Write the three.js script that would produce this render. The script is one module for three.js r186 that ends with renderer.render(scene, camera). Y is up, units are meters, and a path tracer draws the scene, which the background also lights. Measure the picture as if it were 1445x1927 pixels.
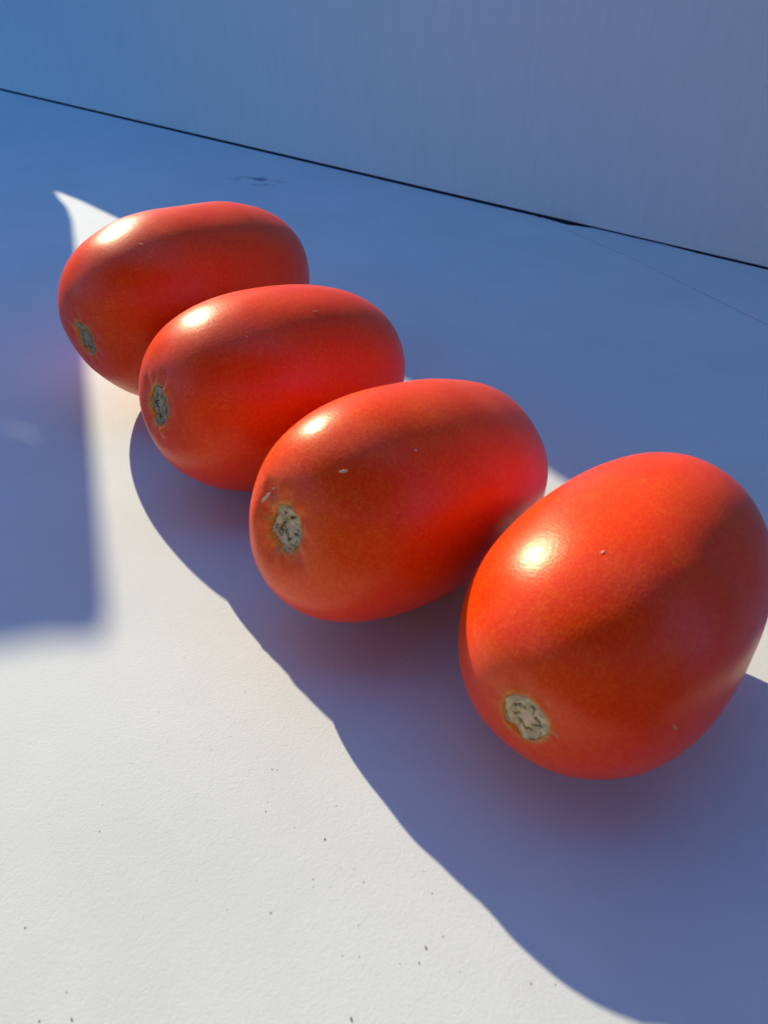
import * as THREE from 'three';
import { ImprovedNoise } from 'three/addons/math/ImprovedNoise.js';
import { mergeGeometries } from 'three/addons/utils/BufferGeometryUtils.js';

// ------------------------------------------------------------------ camera, sky, sun, exposure
const scene = new THREE.Scene();
const camera = new THREE.PerspectiveCamera(64.2455, 767 / 1024, 0.01, 20);
camera.rotation.order = 'YXZ';
camera.position.set(0, 0.11788, 0);
camera.rotation.set(-0.65073, 0, 0.03177);
camera.focus = 0.2;
camera.userData.fStop = camera.getFocalLength() / 0.75;            // a pupil under a millimetre wide

const SUN = new THREE.Vector3(-0.4862, 0.4590, -0.7436).normalize();
const sun = new THREE.DirectionalLight(new THREE.Color().setRGB(1.0, 0.92, 0.65), 5.0);
sun.position.copy(SUN).multiplyScalar(2);
sun.castShadow = true;
sun.shadow.radius = 1;
sun.shadow.mapSize.set(4096, 4096);
Object.assign(sun.shadow.camera, { left: -0.9, right: 0.9, top: 0.9, bottom: -0.9, near: 0.1, far: 5 });
scene.add(sun, sun.target);

// a clear sky: deep blue away from the sun, paler towards the horizon and round the sun
function skyTexture(W = 256, H = 128) {
  const d = new Float32Array(W * H * 4);
  for (let j = 0; j < H; j++) {
    const el = ((j + 0.5) / H - 0.5) * Math.PI, y = Math.sin(el), c = Math.cos(el);
    for (let i = 0; i < W; i++) {
      const a = ((i + 0.5) / W - 0.5) * 2 * Math.PI;
      const g = Math.acos(Math.min(1, Math.max(-1, c * Math.cos(a) * SUN.x + y * SUN.y + c * Math.sin(a) * SUN.z)));
      const hz = Math.exp(-Math.max(el, 0) / 0.22), au = Math.exp(-g / 0.42), au2 = Math.exp(-g / 1.0);
      const k = 4 * (j * W + i);
      const white = Math.exp(-g / 0.8);                               // the blue pales towards the sun
      d[k] = 0.008 + 0.024 * hz + 0.72 * au + 0.08 * au2;
      d[k + 1] = 0.325 * (1 - 0.55 * white) + 0.04 * hz + 0.50 * au + 0.08 * au2;
      d[k + 2] = 1.22 * (1 - 0.8 * white) + 0.22 * au + 0.05 * au2;
      d[k + 3] = 1;
    }
  }
  const t = new THREE.DataTexture(d, W, H, THREE.RGBAFormat, THREE.FloatType);
  t.mapping = THREE.EquirectangularReflectionMapping;
  t.magFilter = t.minFilter = THREE.LinearFilter;
  t.needsUpdate = true;
  return t;
}
scene.background = scene.environment = skyTexture();

const renderer = new THREE.WebGLRenderer({ antialias: true });
renderer.toneMapping = THREE.LinearToneMapping;
renderer.toneMappingExposure = 1.34;
renderer.shadowMap.enabled = true;
renderer.setSize(767, 1024);

// ------------------------------------------------------------------ helpers
let seed = 20240;
const rnd = () => { seed = (seed * 1664525 + 1013904223) >>> 0; return seed / 4294967296; };
const perlin = new ImprovedNoise();
const noise = (x, y, z) => perlin.noise(x + 100.3, y + 57.7, z + 31.1);
const fbm = (x, y, z, n = 4) => { let s = 0, a = 0.5; for (let k = 0; k < n; k++) { s += a * noise(x, y, z); x *= 2.03; y *= 2.03; z *= 2.03; a *= 0.5; } return s; };
const smooth = (a, b, x) => { const t = Math.min(1, Math.max(0, (x - a) / (b - a))); return t * t * (3 - 2 * t); };
const MM = 0.001;
function tag(o, label, category, kind) { o.userData = { label, ...(category ? { category } : {}), ...(kind ? { kind } : {}) }; return o; }
function mesh(name, g, m, parent = scene) {
  const o = new THREE.Mesh(g, m); o.name = name; o.castShadow = o.receiveShadow = true; parent.add(o); return o;
}
function byteTexture(n, f, srgb) {
  const d = new Uint8Array(n * n * 4);
  for (let j = 0; j < n; j++) for (let i = 0; i < n; i++) {
    const v = f(i, j), k = 4 * (j * n + i);
    if (typeof v === 'number') { d[k] = d[k + 1] = d[k + 2] = Math.max(0, Math.min(255, v * 255)); } else for (let c = 0; c < 3; c++) d[k + c] = Math.max(0, Math.min(255, v[c] * 255));
    d[k + 3] = 255;
  }
  const t = new THREE.DataTexture(d, n, n, THREE.RGBAFormat, THREE.UnsignedByteType);
  t.wrapS = t.wrapT = THREE.RepeatWrapping; t.magFilter = THREE.LinearFilter; t.minFilter = THREE.LinearMipmapLinearFilter; t.generateMipmaps = true;
  if (srgb) t.colorSpace = THREE.SRGBColorSpace;
  t.needsUpdate = true;
  return t;
}
// tiling value noise on a grid of p cells per tile
function tileNoise(n, cells) {
  const out = new Float32Array(n * n);
  for (const [p, amp, q = p] of cells) {
    const v = new Float32Array(p * q).map(() => rnd());
    for (let j = 0; j < n; j++) {
      const y = j / n * q, y0 = Math.floor(y), fy = y - y0, sy = fy * fy * (3 - 2 * fy), r0 = (y0 % q) * p, r1 = ((y0 + 1) % q) * p;
      for (let i = 0; i < n; i++) {
        const x = i / n * p, x0 = Math.floor(x), fx = x - x0, sx = fx * fx * (3 - 2 * fx), a = x0 % p, b = (x0 + 1) % p;
        out[j * n + i] += amp * ((v[r0 + a] * (1 - sx) + v[r0 + b] * sx) * (1 - sy) + (v[r1 + a] * (1 - sx) + v[r1 + b] * sx) * sy);
      }
    }
  }
  return out;
}

// ------------------------------------------------------------------ table, paper, board
// Paper: relief of a matt, slightly felted sheet; a 50 mm tile
const PN = 1024, paperH = tileNoise(PN, [[60, 0.12], [140, 0.33], [250, 0.35], [420, 0.2]]);
const paperBump = byteTexture(PN, (i, j) => paperH[j * PN + i]);
paperBump.repeat.set(1 / 0.05, 1 / 0.05);
// colour of the sheet: faint uneven tone and a grey scuff near the back edge; 0.8 m tile laid once
const CN = 1024, tone = tileNoise(CN, [[24, 0.5], [60, 0.3], [140, 0.2]]);
const paperMap = byteTexture(CN, (i, j) => {
  const x = (i / CN) * 0.8 - 0.4, z = -(j / CN) * 0.8, w = (tone[j * CN + i] - 0.5) * 0.045;
  const sx = (x + 0.070) / 0.013, sz = (z + 0.4265) / 0.0075, r = Math.hypot(sx, sz);
  const sc = r < 2 ? smooth(1.5, 0.1, r) * smooth(-0.08, 0.2, fbm(x * 150, z * 190, 3.3)) * 0.34 : 0;
  return [0.792 + w - sc, 0.792 + w - sc * 0.95, 0.772 + w - sc * 0.85];
}, true);
paperMap.repeat.set(1 / 0.8, 1 / 0.8);
paperMap.offset.set(0.5, 0);
const paperMat = new THREE.MeshPhysicalMaterial({ map: paperMap, bumpMap: paperBump, bumpScale: 3.7e-5, roughness: 0.75, specularIntensity: 0.5 });
const darkMat = new THREE.MeshStandardMaterial({ color: new THREE.Color().setRGB(0.012, 0.016, 0.02), roughness: 0.8 });

// a flat sheet from its outline in (x, z) millimetres, top face at y
function sheet(pts, thick, top, bevel) {
  const s = new THREE.Shape(pts.map(([x, z]) => new THREE.Vector2(x * MM, -z * MM)));
  const g = new THREE.ExtrudeGeometry(s, { depth: thick * MM, bevelEnabled: false });
  g.rotateX(-Math.PI / 2); g.translate(0, (top - thick) * MM, 0);
  return g;
}
{
  const g = new THREE.BoxGeometry(2.4, 0.03, 2.4); g.translate(0, -0.0162, -0.3);
  const o = mesh('table_top', g, darkMat);
  tag(o, 'dark table top under the white paper, showing only in the slit below the board', 'table', 'structure');
}
const BD = [0.8153, 0.5790], BO = [-5.0, -435.2];                        // the board's base line: direction and a point, mm
const onBoard = (x, off = 0) => { const t = (x - BO[0]) / BD[0]; return [x + off * -BD[1], BO[1] + t * BD[1] + off * BD[0]]; };
{
  const pts = [[-330, -22], [330, -14], [336, -140], [210, -150], [137, -272], [103, -332], [74, -374], onBoard(66, 0.6), onBoard(-345, 0.6)];
  tag(mesh('paper_sheet', sheet(pts, 0.35, 0), paperMat), 'large sheet of white paper under the tomatoes, half in sun and half in blue shade', 'paper');
  // a second sheet joins it at the back right
  const p2 = [[67.5, -381.5], [100.4, -329.3], [129.7, -275.2], [200, -140], [330, -130], onBoard(330, 0.6), onBoard(128, 0.8), [96, -366.5], [78, -372]];
  const m2 = paperMat.clone();
  tag(mesh('paper_sheet_001', sheet(p2, 0.35, 0.42), m2), 'second white paper lapped over the first at the foot of the board on the right', 'paper');
}
// Board: a white card standing on its dark foot, its top left corner cut away in a curve
const streak = tileNoise(512, [[70, 0.5, 6], [150, 0.35, 10], [256, 0.3, 40]]);
const boardBump = byteTexture(512, (i, j) => streak[j * 512 + i]);
boardBump.repeat.set(1 / 0.12, 1 / 0.12);
const boardTone = byteTexture(512, (i, j) => { const w = (streak[j * 512 + i] - 0.65) * 0.022; return [0.79 + w, 0.852 + w, 0.79 + w]; }, true);
boardTone.repeat.set(1 / 0.12, 1 / 0.12);
const boardMat = new THREE.MeshPhysicalMaterial({ map: boardTone, bumpMap: boardBump, bumpScale: 8e-5, roughness: 0.8, specularIntensity: 0.4 });
const board = new THREE.Group(); board.name = 'backdrop_board'; scene.add(board);
tag(board, 'tall white board standing upright behind the tomatoes, its face in shade', 'board');
{
  const [ox, oz] = onBoard(0, 0);
  board.position.set(ox * MM, 0, oz * MM);
  board.rotation.y = -Math.atan2(BD[1], BD[0]);
  const w = (x) => x / BD[0];                                          // world x (mm) on the board -> its own coordinate
  const out = [[-760, 0], [620, 0], [620, 560], [w(-192), 560], [w(-203), 400], [w(-214), 335], [w(-222), 300], [w(-230.6), 273], [w(-237), 257], [w(-247), 237], [w(-258), 220], [w(-273), 202], [w(-290), 189], [w(-311.6), 178], [w(-327), 170.5], [w(-344), 167.5], [w(-348.5), 172], [w(-353), 184], [w(-364), 202], [w(-390), 238], [w(-480), 330], [-760, 420]];
  const s = new THREE.Shape(out.map(([x, y]) => new THREE.Vector2(x * MM, y * MM)));
  const g = new THREE.ExtrudeGeometry(s, { depth: 0.004, bevelEnabled: false });
  g.translate(0, 0.0012, -0.004);
  mesh('panel', g, boardMat, board);
  const f = new THREE.BoxGeometry(1.38, 0.0022, 0.0028); f.translate(-0.07, 0.0001, -0.0018);
  mesh('foot_strip', f, darkMat, board);
}
// Off to the left, out of frame: a leaning card whose shadow lies on the left of the paper
{
  const travel = [0.4862, -0.459, 0.7436];                              // the way the sunlight goes
  const up = (S, h) => { const k = h / 0.459; return [S[0] - 0.4862 * k, h, S[1] - 0.7436 * k]; };
  const C0 = new THREE.Vector3(...up([-55, -118], 330)), R0 = new THREE.Vector3(...up([-138, -355], 185)), L0 = C0.clone().add(new THREE.Vector3(-237, 37, 77));
  const pn = new THREE.Vector3().subVectors(R0, C0).cross(new THREE.Vector3().subVectors(L0, C0)).normalize();
  const corner = ([X, Z]) => { const g0 = new THREE.Vector3(X, 0, Z), d = new THREE.Vector3(...travel), k = pn.dot(new THREE.Vector3().subVectors(C0, g0)) / -pn.dot(d); const q = g0.addScaledVector(d, -k); return [q.x, q.y, q.z]; };
  const foot = (X) => [X, 0, C0.z - (pn.x * (X - C0.x) - pn.y * C0.y) / pn.z];   // where the card stands on the table
  const outline = [[-55.4, -112.2], [-55.2, -118.5], [-93.4, -227], [-131.4, -334.5], [-139.8, -357.6], [-147.3, -374], [-155, -386], [-164.5, -398], [-200, -418], [-290, -462], 0, 1, [-500, 22], [-65, -112]].map((q) => (q === 0 ? foot(-470) : q === 1 ? foot(-860) : corner(q)));
  const slit = [[-105, -189.9], [-96, -186.8], [-87, -180.5], [-87.4, -178.9], [-96.4, -183.6], [-105, -186.6]].map(corner);   // a small tear in it
  const v = (p) => new THREE.Vector3(p[0] * MM, p[1] * MM, p[2] * MM);
  const P = [...outline, ...slit].map(v), K = outline.length, Q = slit.length, n = pn.clone().multiplyScalar(0.0015), tri = THREE.ShapeUtils.triangulateShape(outline.map((p) => new THREE.Vector2(p[0], p[1])), [slit.map((p) => new THREE.Vector2(p[0], p[1]))]);
  const a = [], put = (...q) => q.forEach((p) => a.push(p.x, p.y, p.z));
  const F = P.map((p) => p.clone().add(n)), B = P.map((p) => p.clone().sub(n));
  for (const [i, j, k] of tri) { put(F[i], F[j], F[k]); put(B[i], B[k], B[j]); }
  for (let k = 0; k < K; k++) { const l = (k + 1) % K; put(F[k], B[k], B[l]); put(F[k], B[l], F[l]); }
  for (let k = 0; k < Q; k++) { const i = K + k, l = K + (k + 1) % Q; put(F[i], B[i], B[l]); put(F[i], B[l], F[l]); }
  const g = new THREE.BufferGeometry(); g.setAttribute('position', new THREE.Float32BufferAttribute(a, 3)); g.computeVertexNormals();
  tag(mesh('leaning_card', g, new THREE.MeshStandardMaterial({ color: new THREE.Color().setRGB(0.2, 0.2, 0.2), roughness: 0.9, side: THREE.DoubleSide })), 'grey card leaning beyond the left edge, shading the paper at the left', 'card');
}

// Behind the camera: a low terracotta wall in the sun, whose warm light fills the front of the shade, and over it a dark canopy,
// which the upper flanks of the tomatoes mirror
{
  const g = new THREE.BoxGeometry(1.6, 0.30, 0.05); g.translate(0.1, 0.15, 0.34);
  tag(mesh('low_wall', g, new THREE.MeshStandardMaterial({ color: new THREE.Color().setRGB(0.34, 0.165, 0.10), roughness: 0.95 })), 'low terracotta wall behind the camera, in full sun', 'wall');
  const c = new THREE.Group(); c.name = 'canopy'; scene.add(c);
  tag(c, 'dark cloth canopy on four posts above and behind the camera', 'canopy');
  const dark = new THREE.MeshStandardMaterial({ color: new THREE.Color().setRGB(0.025, 0.02, 0.018), roughness: 0.95 });
  const t = new THREE.BoxGeometry(1.6, 0.01, 0.85); t.translate(-0.04, 0.78, 0.41); mesh('cloth', t, dark, c);
  for (const [x, z] of [[-0.82, 0.8], [0.74, 0.8], [-0.82, 0.42], [0.74, 0.42]]) { const p = new THREE.CylinderGeometry(0.008, 0.008, 0.775, 12); p.translate(x, 0.3875, z); mesh('post', p, dark, c); }
}

// ------------------------------------------------------------------ tomatoes
// skin texture, a 30 mm tile: fine pale dots on the red, and the pores of the peel
const SN = 1024, dots = new Float32Array(SN * SN), pores = new Float32Array(SN * SN);
const scatter = (out, count, r0, r1, h) => {
  for (let k = 0; k < count; k++) {
    const cx = rnd() * SN, cy = rnd() * SN, r = r0 + (r1 - r0) * rnd() ** 2, v = h * (0.35 + 0.65 * rnd()), m = Math.ceil(r * 1.6);
    for (let dy = -m; dy <= m; dy++) for (let dx = -m; dx <= m; dx++) {
      const q = Math.hypot(dx, dy) / r; if (q > 1.6) continue;
      const x = (Math.floor(cx) + dx + SN) % SN, y = (Math.floor(cy) + dy + SN) % SN;
      out[y * SN + x] = Math.max(out[y * SN + x], v * Math.exp(-q * q * 1.6));
    }
  }
};
scatter(dots, 4200, 3.5, 8.0, 1);
scatter(pores, 9000, 4, 9, 1);
const flecks = new Float32Array(SN * SN); scatter(flecks, 16, 2.5, 6.5, 1);
const skinLow = tileNoise(SN, [[60, 0.5], [130, 0.3], [280, 0.2]]);
const skinMap = byteTexture(SN, (i, j) => {
  const k = j * SN + i, d = dots[k], n = skinLow[k] - 0.5, q = flecks[k];
  return [0.985 + 0.015 * d + n * 0.03, 0.5 + 0.28 * d + n * 0.2 + 0.5 * q, 0.5 + 0.22 * d + n * 0.15 + 0.5 * q];
}, true);
const skinBump = byteTexture(SN, (i, j) => { const k = j * SN + i; return 0.2 + 0.5 * pores[k] + 0.3 * skinLow[k]; });
for (const t of [skinMap, skinBump]) t.repeat.set(1 / 0.03, 1 / 0.03);
const skinMat = new THREE.MeshPhysicalMaterial({ vertexColors: true, map: skinMap, bumpMap: skinBump, bumpScale: 3.4e-5, roughness: 0.33, specularIntensity: 1.0, specularColor: new THREE.Color().setRGB(1.0, 0.78, 0.5), ior: 1.42 });
const scarMat = new THREE.MeshPhysicalMaterial({ vertexColors: true, roughness: 0.75, specularIntensity: 0.5, side: THREE.DoubleSide });
const markMat = new THREE.MeshStandardMaterial({ color: new THREE.Color().setRGB(0.68, 0.46, 0.24), roughness: 0.6, side: THREE.DoubleSide });

function makeTomato(p) {
  const [x, z, yaw, R, L, aS, aB, kk, tilt, b, bs, bt, fl, la, lp] = p.shape;
  const cy = Math.cos(yaw), sy = Math.sin(yaw), ct = Math.cos(tilt), st = Math.sin(tilt);
  const ax = new THREE.Vector3(cy * ct, st, -sy * ct), s = new THREE.Vector3(sy, 0, cy), t = new THREE.Vector3().crossVectors(ax, s);
  const raw = (U, P) => {
    const w = 0.5 - 0.5 * Math.tanh(U * 3), a = aS * w + aB * (1 - w);
    const pr = R * Math.pow(Math.max(1 - Math.pow(Math.abs(U), a), 1e-9), 1 / b) * (1 + kk * U) * (1 + la * Math.cos(3 * (P - lp)));
    const cs = pr * Math.cos(P) * (1 + fl) + bs * U * U, cw = pr * Math.sin(P) * (1 - fl) + bt * U * U;
    return new THREE.Vector3().addScaledVector(ax, U * L).addScaledVector(s, cs).addScaledVector(t, cw);
  };
  let low = 0;
  for (let i = 0; i <= 60; i++) for (let j = 0; j < 60; j++) low = Math.min(low, raw(-Math.cos(Math.PI * i / 60), j / 60 * 2 * Math.PI).y);
  const base = (U, P) => { const v = raw(U, P); v.y -= low; return v; };         // mm, about the foot of the tomato
  // frame of the stem scar
  const [su, sp] = p.scar.at, c = base(su, sp), du = base(su + 2e-4, sp).sub(base(su - 2e-4, sp)), dp = base(su, sp + 0.02).sub(base(su, sp - 0.02));
  let n = new THREE.Vector3(...p.scar.normal).normalize();
  const e2 = new THREE.Vector3(0, 1, 0).addScaledVector(n, -n.y).normalize(), e1 = new THREE.Vector3().crossVectors(e2, n);
  const S = p.scar;
  const dent = (v) => {                                                          // displacement along n round the scar, mm
    const d = v.clone().sub(c); if (d.dot(n) < -14) return 0;
    const a = d.dot(e1), h = d.dot(e2), th = Math.atan2(h / S.rv, a / S.rh), rr = Math.hypot(a / S.rh, h / S.rv), ro = Math.hypot(a, h);
    let q = -S.depth * Math.exp(-((ro / S.sigma) ** 2)) - 0.95 * smooth(1.06, 0.88, rr) + 0.22 * Math.exp(-(((rr - 1.16) / 0.12) ** 2));
    q += S.pucker * Math.exp(-(((rr - 1.35) / 0.45) ** 2)) * (0.6 * Math.cos(5 * th + S.turn) + 0.4 * Math.cos(9 * th + 2 * S.turn));
    for (const [fa, fh, fr, fd] of S.folds || []) q += fd * Math.exp(-(((a - fa) ** 2 + (h - fh) ** 2) / (fr * fr)));
    return q;
  };
  const NU = 230, NP = 300, pos = [], col = [], idx = [], seen = p.seed * 7.3;
  const place = (U, P) => {
    const v = base(U, P), m = fbm(v.x / 17 + seen, v.y / 17, v.z / 17, 2), out = v.clone().sub(new THREE.Vector3(0, -low, 0)).normalize();
    v.addScaledVector(n, dent(v));
    return v.addScaledVector(out, m * 0.55);
  };
  const tint = (v) => {
    const d = v.clone().sub(c), a = d.dot(e1), h = d.dot(e2), dep = d.dot(n), rr = Math.hypot(a / S.rh, h / S.rv), th = Math.atan2(h, a), dist = d.length();
    const streaks = 0.16 * noise(Math.atan2(h, a) * 7 + seen, Math.acos(Math.max(-1, Math.min(1, dep / (dist + 1e-6)))) * 0.8, 6); const f = streaks + fbm(v.x / 9 + seen, v.y / 9, v.z / 9 + 5, 4), f2 = fbm(v.x / 2.2, v.y / 2.2 + seen, v.z / 2.2, 3);
    let o = p.orange + p.shoulder * smooth(24, 3, dist) + f * 0.26 + f2 * 0.12;    // share of orange in the skin
    o = Math.min(1, Math.max(0, o));
    let r = 0.86 + 0.08 * o, g = 0.029 + 0.080 * o * o + 0.040 * o, bl = 0.0012 + 0.002 * o;
    if (dep > -4) {
      const ring = Math.exp(-(((rr - 1.04) / (0.11 + 0.03 * Math.sin(7 * th + seen))) ** 2)), ray = smooth(1.9, 1.05, rr) * (0.35 + 0.65 * smooth(-0.1, 0.35, noise(th * 5 + seen, rr * 0.7, 2)));
      const y = Math.min(1, 1.0 * ring + S.yellow * ray);
      r += (0.78 - r) * y; g += (0.25 - g) * y; bl += (0.03 - bl) * y;
    }
    return [r, g * 3.9, bl * 3.9];                                                // the map takes most of the green back
  };
  for (let i = 0; i <= NU; i++) {
    const U = -Math.cos(Math.PI * i / NU);
    for (let j = 0; j < NP; j++) { const v = place(U, j / NP * 2 * Math.PI), k = tint(v); pos.push(v.x * MM, v.y * MM, v.z * MM); col.push(...k); }
  }
  for (let i = 0; i < NU; i++) for (let j = 0; j < NP; j++) { const A = i * NP + j, B = i * NP + (j + 1) % NP, C = A + NP, D = B + NP; idx.push(A, C, B, B, C, D); }
  let g = new THREE.BufferGeometry();
  g.setAttribute('position', new THREE.Float32BufferAttribute(pos, 3)); g.setAttribute('color', new THREE.Float32BufferAttribute(col, 3)); g.setIndex(idx);
  g.computeVertexNormals();
  { // faces outwards
    const N = g.attributes.normal, k = Math.floor(NU / 2) * NP; const v = new THREE.Vector3(pos[3 * k], pos[3 * k + 1] + low * MM, pos[3 * k + 2]);
    if (v.x * N.getX(k) + v.y * N.getY(k) + v.z * N.getZ(k) < 0) { for (let q = 0; q < idx.length; q += 3) { const w = idx[q]; idx[q] = idx[q + 1]; idx[q + 1] = w; } g.setIndex(idx); g.computeVertexNormals(); }
    // one normal at each pole
    for (const [from, dir] of [[0, -1], [NU * NP, 1]]) for (let j = 0; j < NP; j++) N.setXYZ(from + j, 0, 0, 0);
    for (const [from, next] of [[0, NP], [NU * NP, (NU - 1) * NP]]) {
      const m = new THREE.Vector3(); for (let j = 0; j < NP; j++) m.add(new THREE.Vector3().fromBufferAttribute(g.attributes.normal, next + j));
      m.normalize(); for (let j = 0; j < NP; j++) g.attributes.normal.setXYZ(from + j, m.x, m.y, m.z);
    }
  }
  const ig = g; g = g.toNonIndexed();
  // uv in metres by the plane each face looks along, in axes of the tomato itself
  const PA = g.attributes.position, uv = new Float32Array(PA.count * 2), f1 = new THREE.Vector3(), fa = new THREE.Vector3(), fb = new THREE.Vector3(), q = new THREE.Vector3();
  const axes = [n, e1, e2];
  for (let k = 0; k < PA.count; k += 3) {
    f1.fromBufferAttribute(PA, k); fa.fromBufferAttribute(PA, k + 1).sub(f1); fb.fromBufferAttribute(PA, k + 2).sub(f1); fa.cross(fb);
    const w = axes.map((e) => Math.abs(fa.dot(e))), m = w.indexOf(Math.max(...w)), A = axes[(m + 1) % 3], B = axes[(m + 2) % 3];
    for (let l = 0; l < 3; l++) { q.fromBufferAttribute(PA, k + l); uv[2 * (k + l)] = q.dot(A) + m * 0.011; uv[2 * (k + l) + 1] = q.dot(B) + m * 0.017; }
  }
  g.setAttribute('uv', new THREE.BufferAttribute(uv, 2));
  const root = new THREE.Group(); root.name = 'roma_tomato' + (p.seed > 1 ? '_' + String(p.seed - 1).padStart(3, '0') : ''); scene.add(root);
  root.position.set(x * MM, 0.00005, z * MM);
  root.userData = { label: p.label, category: 'tomato', group: 'plum tomatoes lying in a row on the paper' };
  mesh('skin', g, skinMat, root);

  // the corky scar where the stalk sat: laid on the skin under it, wrinkled and cracked
  const near = []; const NA = ig.attributes.normal;
  for (let k = 0; k < pos.length / 3; k++) { const d = new THREE.Vector3(pos[3 * k], pos[3 * k + 1], pos[3 * k + 2]).divideScalar(MM).sub(c); if (d.dot(n) > -5 && d.length() < 9) near.push([d.dot(e1), d.dot(e2), d.dot(n)]); }
  const heightAt = (a, h) => { let w = 0, s2 = 0; for (const [A, B, H] of near) { const d2 = (A - a) ** 2 + (B - h) ** 2; if (d2 < 1.2) { const k = 1 / (d2 + 0.01) ** 1.5; w += k; s2 += k * H; } } return w ? s2 / w : 0; };
  const NR = 44, NT = 132, sv = [], sc = [], si = [];
  const rim = (th) => 1 + 0.05 * noise(Math.cos(th) * 2 + seen, Math.sin(th) * 2, 1) * 2 + 0.035 * Math.cos(5 * th + S.turn);
  for (let i = 0; i <= NR; i++) for (let j = 0; j < NT; j++) {
    const r = i / NR, th = j / NT * 2 * Math.PI, e = rim(th), a = S.rh * r * e * Math.cos(th), h = S.rv * r * e * Math.sin(th);
    const wob = 0.5 + 0.10 * Math.cos(5 * th + S.turn) + 0.16 * noise(Math.cos(th) * 3 + seen, Math.sin(th) * 3, 9);
    const n1 = fbm(a / 1.6 + seen, h / 1.6, 4, 4), n2 = noise(a / 0.55, h / 0.55 + seen, 7);
    const crack = Math.exp(-(((r - wob) / 0.055) ** 2)) * smooth(-0.25, 0.15, noise(th * 1.6 + seen, 3, 1) + 0.1), crack2 = smooth(0.055, 0.0, Math.abs(n1 + 0.06)) * smooth(0.25, 0.5, r) * smooth(1.0, 0.85, r) * S.rough;
    const lip = Math.exp(-(((r - wob - 0.12) / 0.07) ** 2)) + 0.7 * Math.exp(-(((r - wob + 0.12) / 0.06) ** 2));
    const edge = smooth(0.86, 1.0, r);
    const up = S.lift * (0.16 * (1 - edge) - 0.10 * edge + S.rough * (0.20 * lip * (0.5 + n1) + 0.26 * n1 * (1 - edge) + 0.07 * n2) - 0.34 * crack - 0.22 * crack2);
    const v = new THREE.Vector3().copy(c).addScaledVector(e1, a).addScaledVector(e2, h).addScaledVector(n, heightAt(a, h) + 0.48 - 0.3 * edge + up);
    sv.push(v.x * MM, v.y * MM, v.z * MM);
    const dark = Math.min(1, 0.85 * crack + 0.75 * crack2 + 0.7 * smooth(0.93, 0.99, r) * smooth(0.1, -0.25, noise(th * 2.5, 5, seen))), k = 1 + n1 * 0.55 + n2 * 0.12, mid = smooth(0.42, 0.1, r);
    sc.push(...[0.47 + 0.05 * mid, 0.40 + 0.01 * mid, 0.19 + 0.03 * mid].map((b0, q0) => Math.max(0.01, b0 * S.tone * k * (1 - dark) + [0.03, 0.025, 0.012][q0] * dark)));
  }
  for (let i = 0; i < NR; i++) for (let j = 0; j < NT; j++) { const A = i * NT + j, B = i * NT + (j + 1) % NT, C = A + NT, D = B + NT; si.push(A, C, B, B, C, D); }
  const sg = new THREE.BufferGeometry(); sg.setAttribute('position', new THREE.Float32BufferAttribute(sv, 3)); sg.setAttribute('color', new THREE.Float32BufferAttribute(sc, 3)); sg.setIndex(si); sg.computeVertexNormals();
  mesh('stem_scar', sg, scarMat, root);

  // little corky nicks in the skin: [u, phi, length, width, turn] in mm
  for (const [u0, p0, len, wid, turn] of p.marks || []) {
    const o = place(u0, p0), A = place(u0 + 0.004, p0).sub(place(u0 - 0.004, p0)).normalize(), B = place(u0, p0 + 0.01).sub(place(u0, p0 - 0.01)); B.addScaledVector(A, -B.dot(A)).normalize();
    const N = new THREE.Vector3().crossVectors(A, B); if (N.dot(o.clone().add(new THREE.Vector3(0, low, 0))) < 0) N.negate();
    const T = A.clone().multiplyScalar(Math.cos(turn)).addScaledVector(B, Math.sin(turn)), Q = new THREE.Vector3().crossVectors(N, T), mv = [], mi = [], K = 14;
    for (let i = 0; i <= K; i++) {
      const f = i / K * 2 - 1, w = wid / 2 * Math.sqrt(Math.max(0, 1 - f * f)) * (1 + 0.5 * noise(i * 0.7, u0 * 90, p0)), side = 0.25 * wid * noise(i * 0.5, p0 * 40, 3);
      for (const [k, up] of [[-1, 0.02], [-0.45, 0.09], [0, 0.03], [0.45, 0.09], [1, 0.02]]) { const v = o.clone().addScaledVector(T, f * len / 2).addScaledVector(Q, w * k + side).addScaledVector(N, up + 0.03 - (f * len / 2) ** 2 / 60); mv.push(v.x * MM, v.y * MM, v.z * MM); }
    }
    for (let i = 0; i < K; i++) for (let k = 0; k < 4; k++) { const a0 = i * 5 + k; mi.push(a0, a0 + 5, a0 + 1, a0 + 1, a0 + 5, a0 + 6); }
    const mg = new THREE.BufferGeometry(); mg.setAttribute('position', new THREE.Float32BufferAttribute(mv, 3)); mg.setIndex(mi); mg.computeVertexNormals();
    mesh('skin_mark', mg, markMat, root);
  }
  return root;
}

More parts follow.
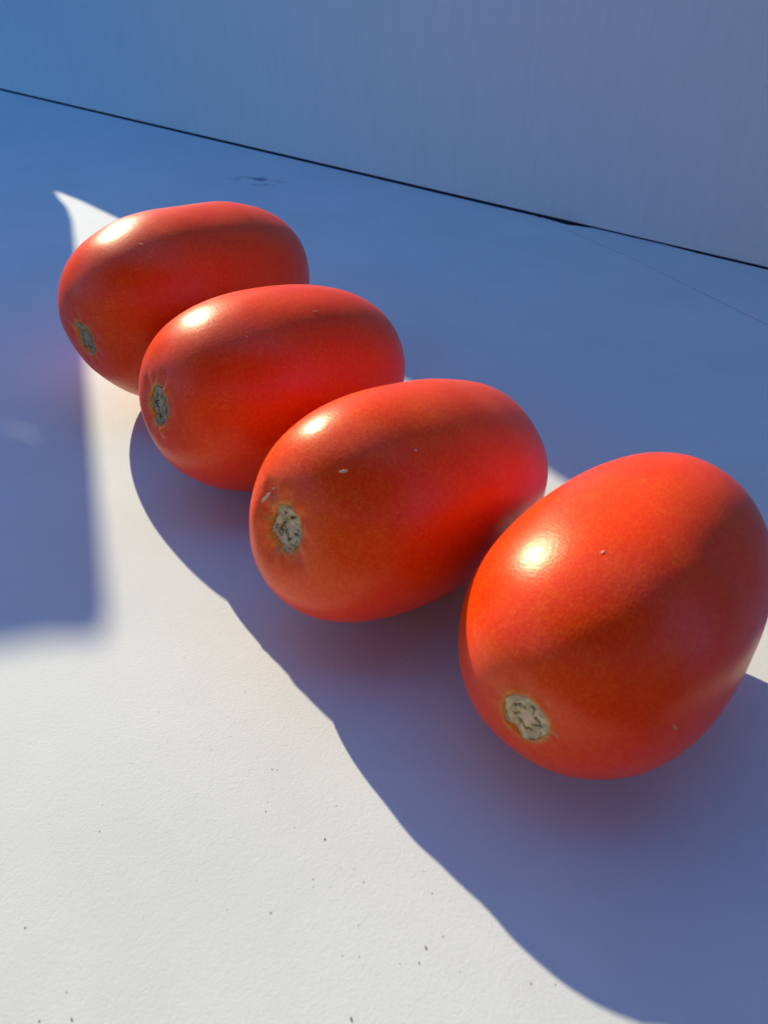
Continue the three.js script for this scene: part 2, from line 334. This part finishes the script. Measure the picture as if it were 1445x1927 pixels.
makeTomato({
  seed: 1, label: 'farthest plum tomato of the row, its stem end beside the shaded left paper',
  shape: [-54.788, -217.7897, 0.955, 25.2089, 38.8072, 2.4205, 2.4813, -0.0759, -0.0731, 2.0549, 0.2241, -3.2503, 0.0009, -0.0265, -2.2718],
  scar: { at: [-0.9905, 1.6022], normal: [-0.588, -0.1, 0.803], rh: 3.4, rv: 4.3, depth: 1.7, sigma: 7, pucker: 0.25, turn: 0.4, yellow: 0.25, rough: 0.8, lift: 1.5, tone: 0.75 },
  orange: 0.32, shoulder: 0.24, marks: [[-0.62, 5.1, 1.2, 0.35, 0.8]],
});
makeTomato({
  seed: 2, label: 'second plum tomato from the back, a bright skin fold under its stem scar',
  shape: [-25.0923, -173.067, 0.7477, 23.0487, 33.5473, 2.0925, 2.2992, -0.0885, -0.0846, 2.3878, -1.1109, -0.9804, -0.0033, 0.0047, 1.608],
  scar: { at: [-0.9984, 4.8904], normal: [-0.719, 0.14, 0.68], rh: 3.6, rv: 4.4, depth: 1.7, sigma: 6.5, pucker: 0.3, turn: 2.1, yellow: 0.4, rough: 0.8, lift: 1.5, tone: 0.75, folds: [[2.6, -4.9, 1.5, 1.0]] },
  orange: 0.28, shoulder: 0.2, marks: [[0.0466, 5.1208, 1.3, 0.2, 0.2], [-0.5, 5.2, 0.5, 0.25, 1]],
});
makeTomato({
  seed: 3, label: 'third plum tomato from the back, with a small white nick on its flank',
  shape: [7.6882, -134.2236, 0.8483, 20.5076, 35.4883, 2.5699, 2.5352, -0.1341, -0.1765, 3.0573, -2.6547, 2.1081, -0.0338, 0.0366, 2.1559],
  scar: { at: [-0.9993, 4.4506], normal: [-0.652, 0.2, 0.731], rh: 3.7, rv: 4.25, depth: 2.6, sigma: 5.4, pucker: 0.4, turn: 1.1, yellow: 0.5, rough: 0.75, lift: 1.6, tone: 1.2, folds: [[-4.6, 5.2, 1.6, -0.8], [-7.6, -1.2, 3.4, 0.6], [5.2, 1.5, 2.4, 0.5]] },
  orange: 0.38, shoulder: 0.24, marks: [[-0.8299, 5.0894, 1.5, 0.5, 0.5], [-0.4960, 5.2465, 0.55, 0.4, 0], [-0.9775, 3.8642, 3.2, 0.6, 1.3], [-0.9719, 4.0841, 1.2, 0.4, 1.2]],
});
makeTomato({
  seed: 4, label: 'nearest and largest plum tomato at right, showing its flat pale round stem scar',
  shape: [41.1354, -102.4134, 0.9299, 22.0788, 33.6158, 2.3179, 2.5343, -0.09, 0.0131, 2.2038, 0.1566, -0.9391, -0.0067, 0.0012, 3.097],
  scar: { at: [-0.9998, 2.4923], normal: [-0.613, -0.027, 0.79], rh: 3.7, rv: 4.3, depth: 1.5, sigma: 7.5, pucker: 0.14, turn: 0, yellow: 0.3, rough: 0.55, lift: 1.4, tone: 1.35 },
  orange: 0.3, shoulder: 0.16, marks: [[-0.4743, 4.7019, 0.7, 0.4, 0.3], [-0.6944, 6.0842, 1.8, 0.3, 1.1], [-0.9896, 0.0105, 1.4, 0.25, 0.8]],
});

// ------------------------------------------------------------------ crumbs of soil on the paper
{
  const spots = [[-24.5, -98.9, 0.5], [-17.4, -82.5, 0.6], [-21.1, -82.2, 0.4], [-16.5, -82.4, 0.5], [-17.4, -74.6, 0.5], [-17.3, -76.4, 0.4], [-12.5, -71.9, 0.5], [-7.6, -70.1, 0.9], [-6.2, -76.0, 0.5], [-8.8, -63.6, 0.5], [-8.7, -62.4, 0.5], [-6.2, -62.4, 0.4], [-1.3, -63.4, 0.6], [-14.5, -58.4, 0.8], [-1.5, -52.7, 0.6], [-20.8, -58.6, 0.35], [-4.7, -55.5, 0.3], [-1.8, -57.0, 0.4], [-40.2, -46.9, 0.5], [-38.5, -43.7, 0.8], [-42.6, -43.4, 0.6], [-2.2, -44.8, 1.1], [-3.8, -52.7, 0.4], [-28.3, -86.0, 0.3], [4.7, -74.3, 0.5], [8.9, -62.0, 0.6], [10.3, -55.8, 0.6], [7.8, -54.2, 0.9], [6.8, -52.1, 0.6], [12.4, -51.1, 0.6], [7.7, -65.4, 0.35], [-79.4, -141.5, 0.55], [-39.3, -137.3, 0.6], [-46.9, -141.2, 0.5], [-35.6, -139.3, 0.5], [-37.0, -154.7, 0.8], [31.0, -299.2, 0.7], [30.9, -282.5, 1.0], [37.0, -275.4, 0.8], [41.7, -305.4, 0.6], [54.9, -111.7, 0.6], [-39.0, -93.7, 0.35], [-4.9, -65.6, 0.4], [-43.1, -58.9, 0.3], [-45.1, -92.2, 0.3]];
  const parts = [];
  const one = (x, z, d) => {
    const g = new THREE.IcosahedronGeometry(d * 0.5 * MM, 1), a = g.attributes.position, ph = rnd() * 9;
    for (let i = 0; i < a.count; i++) { const v = new THREE.Vector3().fromBufferAttribute(a, i), k = 1 + 0.7 * noise(v.x * 2500 + ph, v.y * 2500, v.z * 2500); a.setXYZ(i, v.x * k * 0.55, v.y * k * 0.4, v.z * k * 1.25); }
    g.rotateY(rnd() * 1.2 - 0.3); g.translate(x * MM, d * 0.12 * MM, z * MM); g.computeVertexNormals(); parts.push(g);
  };
  for (const [x, z, d] of spots) one(x, z, d * 0.42);
  for (let k = 0; k < 18; k++) one(-60 + rnd() * 90, -38 - rnd() * 72, 0.1 + 0.14 * rnd());
  tag(mesh('soil_specks', mergeGeometries(parts), new THREE.MeshStandardMaterial({ color: new THREE.Color().setRGB(0.085, 0.075, 0.06), roughness: 0.9 })), 'tiny dark specks of dirt scattered over the sunlit front of the paper', 'dirt', 'stuff');
}

renderer.render(scene, camera);
